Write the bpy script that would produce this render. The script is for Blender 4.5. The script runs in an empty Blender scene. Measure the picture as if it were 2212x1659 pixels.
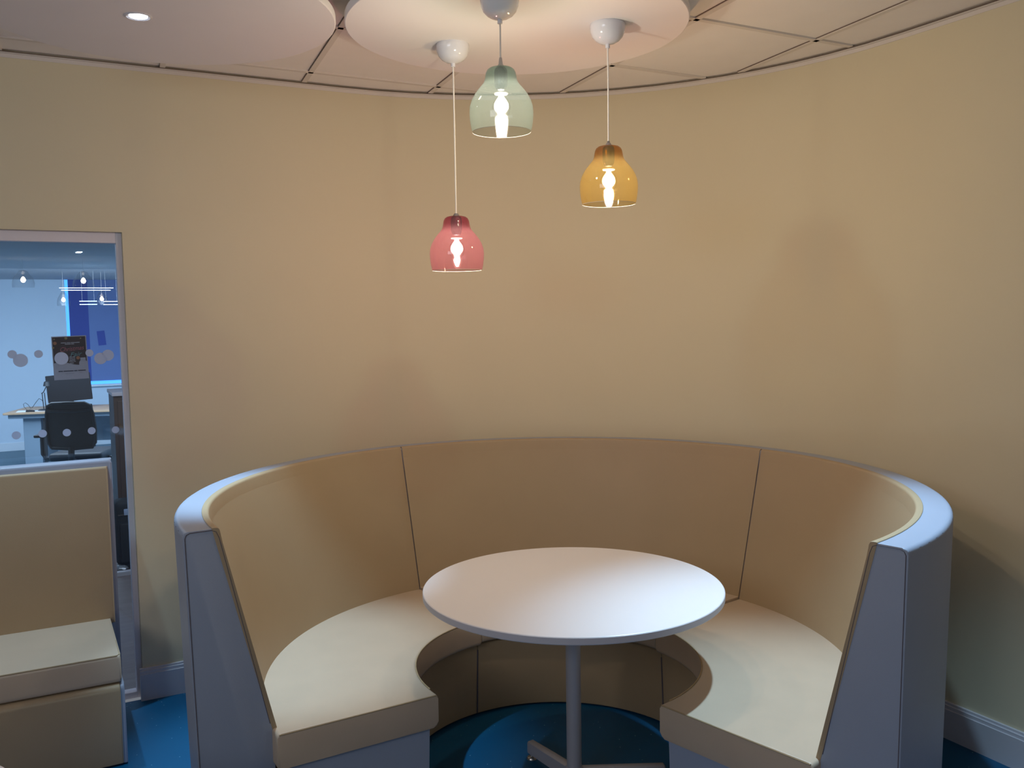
import bpy, bmesh, math, random
from mathutils import Vector, Matrix
random.seed(4)
R = math.radians
COL = bpy.context.scene.collection
S28, C28 = math.sin(R(28)), math.cos(R(28))
H_CEIL = 2.94
H_DISC = 2.85


def W(u, n, z=0.0):
    """room axes (u along the straight wall, n away from the viewer) to world"""
    return Vector((u * C28 - n * S28, u * S28 + n * C28, z))


# ------------------------------------------------------------------ materials
def nodes_of(name):
    m = bpy.data.materials.new(name)
    m.use_nodes = True
    nt = m.node_tree
    return m, nt, nt.nodes, nt.links, nt.nodes['Principled BSDF']


def surf(name, col, rough=0.5, noise=0.06, scale=6.0, bump=0.0, bscale=200.0, metal=0.0, spec=0.5, coat=0.0):
    m, nt, N, L, p = nodes_of(name)
    tc = N.new('ShaderNodeTexCoord')
    nz = N.new('ShaderNodeTexNoise')
    nz.inputs['Scale'].default_value = scale
    nz.inputs['Detail'].default_value = 4
    L.new(tc.outputs['Object'], nz.inputs['Vector'])
    mix = N.new('ShaderNodeMix')
    mix.data_type = 'RGBA'
    L.new(nz.outputs['Fac'], mix.inputs[0])
    mix.inputs[6].default_value = (*[max(0, c * (1 - noise)) for c in col], 1)
    mix.inputs[7].default_value = (*[min(1, c * (1 + noise)) for c in col], 1)
    L.new(mix.outputs[2], p.inputs['Base Color'])
    p.inputs['Roughness'].default_value = rough
    p.inputs['Metallic'].default_value = metal
    p.inputs['Specular IOR Level'].default_value = spec
    p.inputs['Coat Weight'].default_value = coat
    if bump > 0:
        b = N.new('ShaderNodeTexNoise')
        b.inputs['Scale'].default_value = bscale
        b.inputs['Detail'].default_value = 3
        L.new(tc.outputs['Object'], b.inputs['Vector'])
        bp = N.new('ShaderNodeBump')
        bp.inputs['Strength'].default_value = bump
        bp.inputs['Distance'].default_value = 0.002
        L.new(b.outputs['Fac'], bp.inputs['Height'])
        L.new(bp.outputs['Normal'], p.inputs['Normal'])
    return m


def emis(name, col, strength):
    m, nt, N, L, p = nodes_of(name)
    p.inputs['Base Color'].default_value = (*col, 1)
    p.inputs['Emission Color'].default_value = (*col, 1)
    p.inputs['Emission Strength'].default_value = strength
    return m


def glow(name, col, strength):
    """glowing clear lamp glass: lets light through and glows"""
    m, nt, N, L, p = nodes_of(name)
    N.remove(p)
    tr = N.new('ShaderNodeBsdfTransparent')
    em = N.new('ShaderNodeEmission')
    em.inputs['Color'].default_value = (*col, 1)
    em.inputs['Strength'].default_value = strength
    ad = N.new('ShaderNodeAddShader')
    L.new(tr.outputs[0], ad.inputs[0])
    L.new(em.outputs[0], ad.inputs[1])
    L.new(ad.outputs[0], N['Material Output'].inputs['Surface'])
    return m


def glassy(name, tint, gloss=0.12, rough=0.02, edge=None, body=0.0, body_col=None):
    """thin coloured glass: tinted see-through, darker at grazing edges, glossy coat"""
    m, nt, N, L, p = nodes_of(name)
    N.remove(p)
    out = N['Material Output']
    lw = N.new('ShaderNodeLayerWeight')
    lw.inputs['Blend'].default_value = 0.35
    tr = N.new('ShaderNodeBsdfTransparent')
    if edge:
        mx = N.new('ShaderNodeMix')
        mx.data_type = 'RGBA'
        L.new(lw.outputs['Facing'], mx.inputs[0])
        mx.inputs[6].default_value = (*tint, 1)
        mx.inputs[7].default_value = (*edge, 1)
        L.new(mx.outputs[2], tr.inputs['Color'])
    else:
        tr.inputs['Color'].default_value = (*tint, 1)
    first = tr
    if body > 0:
        df = N.new('ShaderNodeBsdfTranslucent')
        df.inputs['Color'].default_value = (*(body_col or tint), 1)
        ms0 = N.new('ShaderNodeMixShader')
        ms0.inputs[0].default_value = body
        L.new(tr.outputs[0], ms0.inputs[1])
        L.new(df.outputs[0], ms0.inputs[2])
        first = ms0
    gl = N.new('ShaderNodeBsdfGlossy')
    gl.inputs['Roughness'].default_value = rough
    lf = N.new('ShaderNodeLayerWeight')
    lf.inputs['Blend'].default_value = 0.5
    pw = N.new('ShaderNodeMath')
    pw.operation = 'POWER'
    pw.inputs[1].default_value = 4.0
    L.new(lf.outputs['Facing'], pw.inputs[0])
    mul = N.new('ShaderNodeMath')
    mul.operation = 'MULTIPLY_ADD'
    mul.inputs[1].default_value = 0.45
    mul.inputs[2].default_value = gloss / 3
    mul.use_clamp = True
    L.new(pw.outputs[0], mul.inputs[0])
    ms = N.new('ShaderNodeMixShader')
    L.new(mul.outputs[0], ms.inputs[0])
    L.new(first.outputs[0], ms.inputs[1])
    L.new(gl.outputs[0], ms.inputs[2])
    L.new(ms.outputs[0], out.inputs['Surface'])
    return m


def shade_glass(name, tint, edge, body, body_col, top_tint):
    """pendant glass: colour deepens in the neck (object z above the shoulder)"""
    m = glassy(name, tint, 0.12, 0.03, edge, body, body_col)
    nt = m.node_tree
    N, L = nt.nodes, nt.links
    mx = [n for n in N if n.bl_idname == 'ShaderNodeMix'][0]
    tr = [n for n in N if n.bl_idname == 'ShaderNodeBsdfTransparent'][0]
    tc = N.new('ShaderNodeTexCoord')
    sx = N.new('ShaderNodeSeparateXYZ')
    L.new(tc.outputs['Object'], sx.inputs[0])
    mr = N.new('ShaderNodeMapRange')
    mr.inputs[1].default_value = 0.145
    mr.inputs[2].default_value = 0.175
    L.new(sx.outputs['Z'], mr.inputs[0])
    m2 = N.new('ShaderNodeMix')
    m2.data_type = 'RGBA'
    L.new(mr.outputs[0], m2.inputs[0])
    L.new(mx.outputs[2], m2.inputs[6])
    m2.inputs[7].default_value = (*top_tint, 1)
    L.new(m2.outputs[2], tr.inputs['Color'])
    return m


M = {}
M['wall'] = surf('wall_paint', (0.71, 0.63, 0.43), 0.62, 0.03, 2.0, 0.12, 350, spec=0.3)
M['white_paint'] = surf('white_gloss_paint', (0.62, 0.61, 0.66), 0.35, 0.02)
M['frame'] = surf('lilac_grey_frame_paint', (0.78, 0.73, 0.78), 0.45, 0.02)
M['tile'] = surf('ceiling_tile', (0.90, 0.85, 0.80), 0.9, 0.03, 9, 0.25, 260, spec=0.1)
M['tbar'] = surf('ceiling_grid_metal', (0.74, 0.68, 0.62), 0.6, 0.02)
M['gap'] = surf('dark_joint', (0.15, 0.11, 0.09), 0.9, 0.02)
M['disc'] = surf('acoustic_disc', (0.84, 0.80, 0.80), 0.85, 0.02, 5, 0.1, 300, spec=0.1)
M['tan'] = surf('tan_vinyl', (0.385, 0.28, 0.165), 0.5, 0.05, 5, 0.18, 420, spec=0.35)
M['cream'] = surf('lit_tan_seat_vinyl', (0.52, 0.40, 0.285), 0.42, 0.07, 7, 0.18, 420, spec=0.4)  # same tan vinyl, made paler: cool light on the seats painted in
M['lilac'] = surf('lilac_blue_vinyl', (0.30, 0.345, 0.445), 0.42, 0.04, 6, 0.15, 420, spec=0.4)
M['seam'] = surf('seam_thread', (0.10, 0.085, 0.10), 0.8, 0.05)
M['tanpipe'] = surf('tan_piping', (0.36, 0.25, 0.13), 0.6, 0.05)
M['tabletop'] = surf('white_laminate', (0.83, 0.80, 0.82), 0.33, 0.015, 3, 0, spec=0.45)
M['tableedge'] = surf('laminate_edge_band', (0.55, 0.53, 0.57), 0.45, 0.02)
M['pole'] = surf('silver_painted_steel', (0.36, 0.36, 0.40), 0.42, 0.03, metal=0.15)
M['steel'] = surf('brushed_steel', (0.55, 0.54, 0.52), 0.3, 0.05, metal=0.9)
M['chrome'] = surf('dark_chrome', (0.30, 0.29, 0.31), 0.18, 0.03, metal=0.9)
M['holder'] = surf('dark_lamp_holder', (0.10, 0.10, 0.115), 0.25, 0.03, metal=0.7)
M['porcelain'] = surf('white_glazed_canopy', (0.70, 0.70, 0.76), 0.12, 0.01, coat=0.5)
M['cord'] = surf('white_fabric_cord', (0.75, 0.70, 0.66), 0.7, 0.03)
M['bulb'] = glow('glowing_bulb', (1.0, 0.84, 0.66), 5.0)
M['bulbreflect'] = emis('reflected_bulb_glow', (1.0, 0.80, 0.62), 14.0)
M['globe'] = glassy('clear_bulb_glass', (0.97, 0.96, 0.95), 0.12, 0.01)
M['green'] = shade_glass('pale_green_glass', (0.85, 0.92, 0.91), (0.62, 0.74, 0.70), 0.022, (0.65, 0.88, 0.84), (0.42, 0.58, 0.52))
M['amber'] = shade_glass('amber_glass', (0.92, 0.78, 0.47), (0.76, 0.56, 0.20), 0.018, (0.95, 0.65, 0.20), (0.62, 0.30, 0.03))
M['pink'] = shade_glass('rose_pink_glass', (0.86, 0.54, 0.58), (0.70, 0.33, 0.39), 0.02, (0.95, 0.35, 0.42), (0.62, 0.16, 0.24))
M['clear'] = glassy('clear_shade_glass', (0.95, 0.95, 0.95), 0.12, 0.02, (0.8, 0.8, 0.8))
M['rimglint'] = surf('painted_rim_glint', (0.50, 0.48, 0.42), 0.15, 0.01)  # opaque pale ring, paints in the bright line along the glass edge
M['pane'] = glassy('window_pane_glass', (0.80, 0.85, 0.90), 0.16, 0.0)
M['frost'] = surf('frosted_film_dot', (0.44, 0.56, 0.80), 0.8, 0.02)
M['officewall'] = surf('pale_blue_office_wall', (0.62, 0.76, 0.90), 0.7, 0.02)
M['officeceil'] = surf('grey_office_ceiling', (0.38, 0.42, 0.47), 0.8, 0.03)
M['teal'] = surf('teal_grey_carpet', (0.13, 0.22, 0.28), 0.95, 0.1, 40)
M['blind'] = surf('navy_roller_blind', (0.022, 0.055, 0.32), 0.8, 0.05, 3)
M['blindlight'] = surf('pale_blue_side_panel', (0.12, 0.20, 0.46), 0.8, 0.05, 3)
M['day'] = emis('daylight_pane', (0.05, 0.28, 1.0), 2.6)
M['tube'] = emis('white_light_tube', (0.75, 0.92, 1.0), 5.0)
M['spot'] = emis('downlight_lens', (0.72, 0.84, 1.0), 40.0)
M['desk'] = surf('beech_desktop', (0.42, 0.27, 0.16), 0.45, 0.08, 12)
M['deskgrey'] = surf('blue_grey_desk_panel', (0.17, 0.24, 0.31), 0.6, 0.04)
M['black'] = surf('black_plastic', (0.012, 0.014, 0.018), 0.5, 0.1)
M['blackmesh'] = surf('dark_chair_mesh', (0.03, 0.033, 0.036), 0.85, 0.2, 60)
M['screen'] = surf('dark_monitor_back', (0.016, 0.016, 0.019), 0.85, 0.1, spec=0.1)
M['paper'] = surf('white_paper', (0.70, 0.74, 0.80), 0.8, 0.02)
M['posterpaper'] = surf('poster_paper', (0.72, 0.72, 0.80), 0.7, 0.03)
M['posterdark'] = surf('poster_dark_brown_ink', (0.07, 0.033, 0.027), 0.7, 0.35, 30)
M['inkpink'] = surf('poster_pink_ink', (0.72, 0.20, 0.22), 0.7)
M['inkteal'] = surf('poster_teal_ink', (0.24, 0.50, 0.48), 0.7)
M['inkorange'] = surf('poster_orange_ink', (0.65, 0.26, 0.11), 0.7)
M['inkwhite'] = surf('poster_white_ink', (0.70, 0.70, 0.74), 0.7)
M['inkgold'] = surf('poster_gold_ink', (0.55, 0.42, 0.15), 0.7)
M['inkdark'] = surf('poster_dark_text', (0.05, 0.05, 0.08), 0.7)
M['brown'] = surf('dark_brown_wood', (0.10, 0.058, 0.042), 0.55, 0.2, 14)
M['luggage'] = surf('black_nylon', (0.016, 0.018, 0.022), 0.75, 0.2, 60, 0.3, 300)
M['crinkle'] = surf('silver_crinkled_foil', (0.34, 0.36, 0.38), 0.3, 0.5, 60, 0.8, 90, metal=0.6)
M['sill'] = surf('sill_white', (0.75, 0.84, 0.92), 0.6, 0.02)


def laminate():
    m, nt, N, L, p = nodes_of('grey_brown_laminate')
    tc = N.new('ShaderNodeTexCoord')
    mp = N.new('ShaderNodeMapping')
    mp.inputs['Scale'].default_value = (1.2, 9, 1)
    nz = N.new('ShaderNodeTexNoise')
    nz.inputs['Scale'].default_value = 2.5
    nz.inputs['Detail'].default_value = 6
    cr = N.new('ShaderNodeValToRGB')
    cr.color_ramp.elements[0].color = (0.13, 0.10, 0.095, 1)
    cr.color_ramp.elements[1].color = (0.27, 0.215, 0.20, 1)
    L.new(tc.outputs['Object'], mp.inputs[0])
    L.new(mp.outputs[0], nz.inputs['Vector'])
    L.new(nz.outputs['Fac'], cr.inputs[0])
    L.new(cr.outputs[0], p.inputs['Base Color'])
    p.inputs['Roughness'].default_value = 0.45
    return m


def blue_vinyl():
    """bright blue safety vinyl with tiny light flecks"""
    m, nt, N, L, p = nodes_of('blue_safety_vinyl')
    tc = N.new('ShaderNodeTexCoord')
    vo = N.new('ShaderNodeTexVoronoi')
    vo.inputs['Scale'].default_value = 42
    L.new(tc.outputs['Object'], vo.inputs['Vector'])
    wn = N.new('ShaderNodeSeparateColor')
    L.new(vo.outputs['Color'], wn.inputs[0])
    lt = N.new('ShaderNodeMath')
    lt.operation = 'LESS_THAN'
    lt.inputs[1].default_value = 0.075
    L.new(vo.outputs['Distance'], lt.inputs[0])
    gt = N.new('ShaderNodeMath')
    gt.operation = 'GREATER_THAN'
    gt.inputs[1].default_value = 0.72
    L.new(wn.outputs[0], gt.inputs[0])
    mu = N.new('ShaderNodeMath')
    mu.operation = 'MULTIPLY'
    L.new(lt.outputs[0], mu.inputs[0])
    L.new(gt.outputs[0], mu.inputs[1])
    nz = N.new('ShaderNodeTexNoise')
    nz.inputs['Scale'].default_value = 3
    L.new(tc.outputs['Object'], nz.inputs['Vector'])
    base = N.new('ShaderNodeMix')
    base.data_type = 'RGBA'
    L.new(nz.outputs['Fac'], base.inputs[0])
    base.inputs[6].default_value = (0.000, 0.060, 0.145, 1)
    base.inputs[7].default_value = (0.001, 0.076, 0.175, 1)
    mx = N.new('ShaderNodeMix')
    mx.data_type = 'RGBA'
    L.new(mu.outputs[0], mx.inputs[0])
    L.new(base.outputs[2], mx.inputs[6])
    mx.inputs[7].default_value = (0.35, 0.55, 0.6, 1)
    L.new(mx.outputs[2], p.inputs['Base Color'])
    p.inputs['Roughness'].default_value = 0.42
    p.inputs['Specular IOR Level'].default_value = 0.3
    return m


M['floor'] = blue_vinyl()
M['laminate'] = laminate()


# ------------------------------------------------------------------ mesh helpers
def link(name, bm, mat, parent=None, smooth=True, angle=35):
    me = bpy.data.meshes.new(name)
    bmesh.ops.recalc_face_normals(bm, faces=bm.faces[:])
    bm.to_mesh(me)
    bm.free()
    for mm in (mat if isinstance(mat, (list, tuple)) else [mat]):
        me.materials.append(mm)
    if smooth:
        for p in me.polygons:
            p.use_smooth = True
        try:
            me.set_sharp_from_angle(angle=R(angle))
        except Exception:
            pass
    o = bpy.data.objects.new(name, me)
    COL.objects.link(o)
    if parent:
        o.parent = parent
    return o


def empty(name, loc=(0, 0, 0), rz=0.0, label=None, cat=None, group=None):
    o = bpy.data.objects.new(name, None)
    o.empty_display_size = 0.05
    COL.objects.link(o)
    o.location = loc
    o.rotation_euler = (0, 0, rz)
    tag(o, label, cat, group)
    return o


def tag(o, label=None, cat=None, group=None, kind=None):
    if label:
        o['label'] = label
    if cat:
        o['category'] = cat
    if group:
        o['group'] = group
    if kind:
        o['kind'] = kind
    return o


def add_box(bm, x0, x1, y0, y1, z0, z1, bev=0.0, seg=2, mat=0):
    g = bmesh.ops.create_cube(bm, size=1.0)
    vs = g['verts']
    for v in vs:
        v.co = Vector(((x0 + x1) / 2 + v.co.x * (x1 - x0), (y0 + y1) / 2 + v.co.y * (y1 - y0), (z0 + z1) / 2 + v.co.z * (z1 - z0)))
    fs = set(f for v in vs for f in v.link_faces)
    for f in fs:
        f.material_index = mat
    if bev > 0:
        es = list(set(e for v in vs for e in v.link_edges))
        bmesh.ops.bevel(bm, geom=es, offset=bev, segments=seg, affect='EDGES', profile=0.6)
    return bm


def box(x0, x1, y0, y1, z0, z1, bev=0.0, seg=2):
    return add_box(bmesh.new(), x0, x1, y0, y1, z0, z1, bev, seg)


def add_tube(bm, pts, rad, seg=10, cap=True):
    pts = [Vector(p) for p in pts]
    rads = rad if isinstance(rad, (list, tuple)) else [rad] * len(pts)
    rings = []
    up = None
    for i, p in enumerate(pts):
        d = (pts[min(i + 1, len(pts) - 1)] - pts[max(i - 1, 0)]).normalized()
        if up is None:
            up = Vector((0, 0, 1)) if abs(d.z) < 0.9 else Vector((1, 0, 0))
        a = d.cross(up).normalized()
        b = d.cross(a).normalized()
        up = -b if b.dot(up) < 0 else b
        a = d.cross(up).normalized()
        rings.append([bm.verts.new(p + (a * math.cos(t) + up * math.sin(t)) * rads[i]) for t in [2 * math.pi * k / seg for k in range(seg)]])
    for r0, r1 in zip(rings, rings[1:]):
        for k in range(seg):
            bm.faces.new((r0[k], r0[(k + 1) % seg], r1[(k + 1) % seg], r1[k]))
    if cap:
        bm.faces.new(rings[0])
        bm.faces.new(rings[-1])
    return bm


def tube(pts, rad, seg=10):
    return add_tube(bmesh.new(), pts, rad, seg)


def add_lathe(bm, prof, seg=48, centre=(0, 0, 0), close=False):
    c = Vector(centre)
    rings = []
    for r, z in prof:
        if r < 1e-6:
            rings.append([bm.verts.new(c + Vector((0, 0, z)))])
        else:
            rings.append([bm.verts.new(c + Vector((r * math.cos(2 * math.pi * k / seg), r * math.sin(2 * math.pi * k / seg), z))) for k in range(seg)])
    pairs = list(zip(rings, rings[1:]))
    if close:
        pairs.append((rings[-1], rings[0]))
    for r0, r1 in pairs:
        for k in range(seg):
            k2 = (k + 1) % seg
            if len(r0) == 1 and len(r1) == 1:
                continue
            if len(r0) == 1:
                bm.faces.new((r0[0], r1[k], r1[k2]))
            elif len(r1) == 1:
                bm.faces.new((r0[k], r0[k2], r1[0]))
            else:
                bm.faces.new((r0[k], r0[k2], r1[k2], r1[k]))
    return bm


def lathe(prof, seg=48, centre=(0, 0, 0), close=False):
    return add_lathe(bmesh.new(), prof, seg, centre, close)


def rounded(poly, radii, n=5):
    """round the corners of a closed 2-D polygon"""
    out = []
    m = len(poly)
    for i in range(m):
        p = Vector(poly[i]).to_2d()
        r = radii[i]
        if r <= 0:
            out.append((p.x, p.y))
            continue
        a = (Vector(poly[i - 1]).to_2d() - p).normalized()
        b = (Vector(poly[(i + 1) % m]).to_2d() - p).normalized()
        ang = a.angle(b)
        t = r / math.tan(ang / 2)
        p0 = p + a * t
        p1 = p + b * t
        for k in range(n + 1):
            f = k / n
            q = (1 - f) ** 2 * p0 + 2 * f * (1 - f) * p + f * f * p1
            out.append((q.x, q.y))
    return out


def sweep(prof, a0, a1, steps, off0=0.0, off1=0.0, bev=0.0, bump=0.0):
    """sweep a closed (r, z) profile round the local z axis from a0 to a1 degrees;
    off0/off1 push the end faces out along the tangent"""
    bm = bmesh.new()
    rings = []
    for i in range(steps + 1):
        a = R(a0 + (a1 - a0) * i / steps)
        ca, sa = math.cos(a), math.sin(a)
        o = -off0 if i == 0 else (off1 if i == steps else 0.0)
        rings.append([bm.verts.new((r * ca - o * sa, r * sa + o * ca, z)) for r, z in prof])
    n = len(prof)
    for r0, r1 in zip(rings, rings[1:]):
        for k in range(n):
            bm.faces.new((r0[k], r0[(k + 1) % n], r1[(k + 1) % n], r1[k]))
    c0 = bm.faces.new(rings[0])
    c1 = bm.faces.new(rings[-1])
    if bev > 0:
        es = list(set(c0.edges[:] + c1.edges[:]))
        bmesh.ops.bevel(bm, geom=es, offset=bev, segments=3, affect='EDGES', profile=0.6, clamp_overlap=True)
    return bm


def pol(r, a, z):
    return (r * math.cos(R(a)), r * math.sin(R(a)), z)


def prism(pts, y0, y1):
    """extrude an (x, z) outline along y"""
    bm = bmesh.new()
    a = [bm.verts.new((x, y0, z)) for x, z in pts]
    b = [bm.verts.new((x, y1, z)) for x, z in pts]
    n = len(pts)
    for k in range(n):
        bm.faces.new((a[k], a[(k + 1) % n], b[(k + 1) % n], b[k]))
    bm.faces.new(a)
    bm.faces.new(b)
    return bm


# ------------------------------------------------------------------ room shell
CW = Vector((0.036, 3.045))
RW = 1.852
N_WALL = CW.x * -S28 + CW.y * C28 + RW          # distance of the straight wall
U_T = CW.x * C28 + CW.y * S28                   # tangent point along it
U_OPEN0, U_OPEN1, Z_OPEN = -0.62, 0.405, 2.19


def wall_line(u0=-3.2, off=0.0, right=3.4, n_arc=48):
    """plan of the curved wall; off > 0 moves it into the room"""
    pts = []
    a = W(u0, N_WALL - off)
    pts.append((a.x, a.y))
    for i in range(n_arc + 1):
        t = R(118 - 90 * i / n_arc)
        pts.append((CW.x + (RW - off) * math.cos(t), CW.y + (RW - off) * math.sin(t)))
    e = Vector((CW.x + (RW - off) * C28, CW.y + (RW - off) * S28)) + Vector((S28, -C28)) * right
    pts.append((e.x, e.y))
    return pts


def strip(inner, outer, z0, z1, bm=None):
    bm = bm or bmesh.new()
    ring = []
    for (x0, y0), (x1, y1) in zip(inner, outer):
        ring.append([bm.verts.new((x0, y0, z0)), bm.verts.new((x0, y0, z1)), bm.verts.new((x1, y1, z1)), bm.verts.new((x1, y1, z0))])
    for a, b in zip(ring, ring[1:]):
        for k in range(4):
            bm.faces.new((a[k], a[(k + 1) % 4], b[(k + 1) % 4], b[k]))
    bm.faces.new(ring[0])
    bm.faces.new(ring[-1])
    return bm


TH = 0.12
Z_WTOP = H_CEIL + 0.03
bm = strip(wall_line(U_OPEN1), wall_line(U_OPEN1, -TH), 0, Z_WTOP)


def uslab(bm, u0, u1, n0, n1, z0, z1):
    strip([tuple(W(u0, n0).xy), tuple(W(u1, n0).xy)], [tuple(W(u0, n1).xy), tuple(W(u1, n1).xy)], z0, z1, bm)


uslab(bm, U_OPEN0, U_OPEN1, N_WALL, N_WALL + TH, Z_OPEN, Z_WTOP)
uslab(bm, -3.2, U_OPEN0, N_WALL, N_WALL + TH, 0, Z_WTOP)
bmesh.ops.remove_doubles(bm, verts=bm.verts[:], dist=1e-5)
tag(link('wall_back', bm, M['wall'], angle=20), 'curved cream yellow painted wall wrapping behind the round booth', 'wall', kind='structure')

# skirting: right of the opening, with a moulded top
bm = bmesh.new()
strip(wall_line(U_OPEN1 - 0.015, 0.026), wall_line(U_OPEN1 - 0.015, 0.0), 0, 0.125, bm)
strip(wall_line(U_OPEN1 - 0.015, 0.020), wall_line(U_OPEN1 - 0.015, 0.0), 0.125, 0.140, bm)
strip(wall_line(U_OPEN1 - 0.015, 0.012), wall_line(U_OPEN1 - 0.015, 0.0), 0.140, 0.150, bm)
tag(link('baseboard_back', bm, M['white_paint'], angle=20), 'white painted skirting board along the curved wall', 'skirting board', kind='structure')

# floor
bm = bmesh.new()
fl = wall_line(-3.2, 0.0)
e0 = Vector(fl[0])
poly = [(-4.4, -3.0)] + [(e0.x, e0.y)] + fl[1:] + [(3.7, -3.0)]
bm.faces.new([bm.verts.new((x, y, 0)) for x, y in poly])
bmesh.ops.triangulate(bm, faces=bm.faces[:])
tag(link('floor', bm, M['floor'], smooth=False), 'bright blue flecked vinyl floor', 'floor', kind='structure')

# ceiling: tiles above an exposed grid turned 28 degrees
bm = bmesh.new()
bm.faces.new([bm.verts.new((x, y, H_CEIL + 0.008)) for x, y in poly])
bmesh.ops.triangulate(bm, faces=bm.faces[:])
ceil = tag(link('ceiling', bm, M['tile'], smooth=False), 'beige tiled suspended ceiling', 'ceiling', kind='structure')


def clip_bar(p0, p1):
    """clip a grid bar to the plan of the room"""
    best = []
    n = 400
    for i in range(n + 1):
        q = p0.lerp(p1, i / n)
        un = -q.x * S28 + q.y * C28
        uu = q.x * C28 + q.y * S28
        ok = un < N_WALL - 0.002 and q.y > -2.9 and -4.2 < q.x < 3.4
        d = q.xy - CW
        ar = d.x * C28 + d.y * S28
        an = -d.x * S28 + d.y * C28
        if ar > 0 and an > 0 and d.length > RW - 0.002:
            ok = False
        if ar > RW - 0.002:
            ok = False
        if ok:
            best.append(q)
    return (best[0], best[-1]) if len(best) > 2 else None


bm = bmesh.new()
bmg = bmesh.new()
HW = 0.012


def bar(bm, bmg, p0, p1):
    c = clip_bar(p0, p1)
    if not c:
        return
    a, b = c
    d = (b - a).normalized()
    s = Vector((-d.y, d.x, 0))
    strip([tuple((a - s * HW).xy), tuple((b - s * HW).xy)], [tuple((a + s * HW).xy), tuple((b + s * HW).xy)], H_CEIL, H_CEIL + 0.012, bm)
    e = a + s * (HW + 0.0015)
    f = b + s * (HW + 0.0015)
    strip([tuple((e - s * 0.0015).xy), tuple((f - s * 0.0015).xy)], [tuple((e + s * 0.0004).xy), tuple((f + s * 0.0004).xy)], H_CEIL + 0.0035, H_CEIL + 0.0075, bmg)


for k in range(-7, 8):
    n0 = 4.309 - 0.697 * k
    bar(bm, bmg, W(-6, n0), W(6, n0))
    u0 = 1.438 + 0.651 * k
    q0 = Vector((0.927, 0.375, 0)) * u0
    bar(bm, bmg, q0 - Vector((-0.375, 0.927, 0)) * 8, q0 + Vector((-0.375, 0.927, 0)) * 8)
link('ceiling_grid', bm, M['tbar'], ceil, smooth=False)
link('grid_joint', bmg, M['gap'], ceil, smooth=False)

# perimeter angle where wall meets ceiling
bm = strip(wall_line(-3.2, 0.019, n_arc=16), wall_line(-3.2, -0.004, n_arc=16), H_CEIL - 0.006, H_CEIL - 0.003)
strip(wall_line(-3.2, 0.003, n_arc=16), wall_line(-3.2, -0.004, n_arc=16), H_CEIL - 0.022, H_CEIL - 0.004, bm)
tag(link('trim_1', bm, M['tbar'], angle=20), 'beige metal edge trim where the curved wall meets the ceiling', 'ceiling trim', kind='structure')
bm = strip(wall_line(-3.2, 0.022, n_arc=16), wall_line(-3.2, 0.018, n_arc=16), H_CEIL - 0.002, H_CEIL + 0.001)
tag(link('trim_2', bm, M['gap'], angle=20), 'dark shadow gap above the ceiling edge trim', 'ceiling trim', kind='structure')


# ceiling discs
def disc(cx, cy, rad, label):
    t = empty('ceiling_disc', (cx, cy, H_DISC), 0, label, 'ceiling disc', 'round acoustic discs hung under the ceiling')
    pr = [(0, 0), (rad - 0.004, 0), (rad - 0.001, 0.002), (rad, 0.005), (rad, 0.026), (rad - 0.003, 0.03), (0, 0.03)]
    link('panel', lathe(pr, 96), M['disc'], t, angle=25)
    for k in range(4):
        bm = bmesh.new()
        a = R(45 + 90 * k)
        add_tube(bm, [(rad * .6 * math.cos(a), rad * .6 * math.sin(a), 0.029), (rad * .6 * math.cos(a), rad * .6 * math.sin(a), H_CEIL + .009 - H_DISC)], 0.004, 6)
        link('hanger', bm, M['steel'], t)
    return t


disc(-1.225, 3.288, 0.615, 'round pale ceiling disc at left holding the lit downlight')
disc(0.040, 3.496, 0.637, 'round pale ceiling disc carrying the three glass pendant lamps')

dl = empty('downlight', (-1.290, 3.277, H_DISC), 0, 'small round bluish white downlight set in the left ceiling disc', 'downlight')
link('trim_ring', lathe([(0.030, -0.001), (0.040, -0.004), (0.046, -0.002), (0.046, 0.0), (0.030, 0.0)], 32, close=True), M['porcelain'], dl)
link('lens', lathe([(0, -0.0025), (0.030, -0.0015), (0.030, 0.0), (0, 0.0)], 32), M['spot'], dl)

# ------------------------------------------------------------------ glazed opening (left)
win = empty('window_1', tuple(W(0, N_WALL, 0)), R(28))
tag(win, 'tall glazed screen with lilac grey frame, office seen through it', 'window', kind='structure')
bm = bmesh.new()
F0, F1 = 0.03, 0.085
add_box(bm, U_OPEN1 - 0.026, U_OPEN1, F0, F1, 0.0, Z_OPEN, 0.002, 1)
add_box(bm, U_OPEN0, U_OPEN0 + 0.04, F0, F1, 0.0, Z_OPEN, 0.002, 1)
add_box(bm, U_OPEN0 + 0.04, U_OPEN1 - 0.026, F0, F1, Z_OPEN - 0.048, Z_OPEN, 0.002, 1)
add_box(bm, U_OPEN0 + 0.04, U_OPEN1 - 0.026, F0, F1, 0.0, 0.030, 0.002, 1)
link('frame', bm, M['frame'], win, smooth=False)
pane = link('pane', box(U_OPEN0 + 0.04, U_OPEN1 - 0.026, 0.057, 0.0572, 0.03, Z_OPEN - 0.048), M['pane'], win, smooth=False)
N_GL = 4.55 - N_WALL


def flat_disc(r, seg=32, sx=1.0):
    bm = bmesh.new()
    bm.faces.new([bm.verts.new((r * math.cos(2 * math.pi * k / seg), 0, r * math.sin(2 * math.pi * k / seg))) for k in range(seg)])
    return bm


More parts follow.
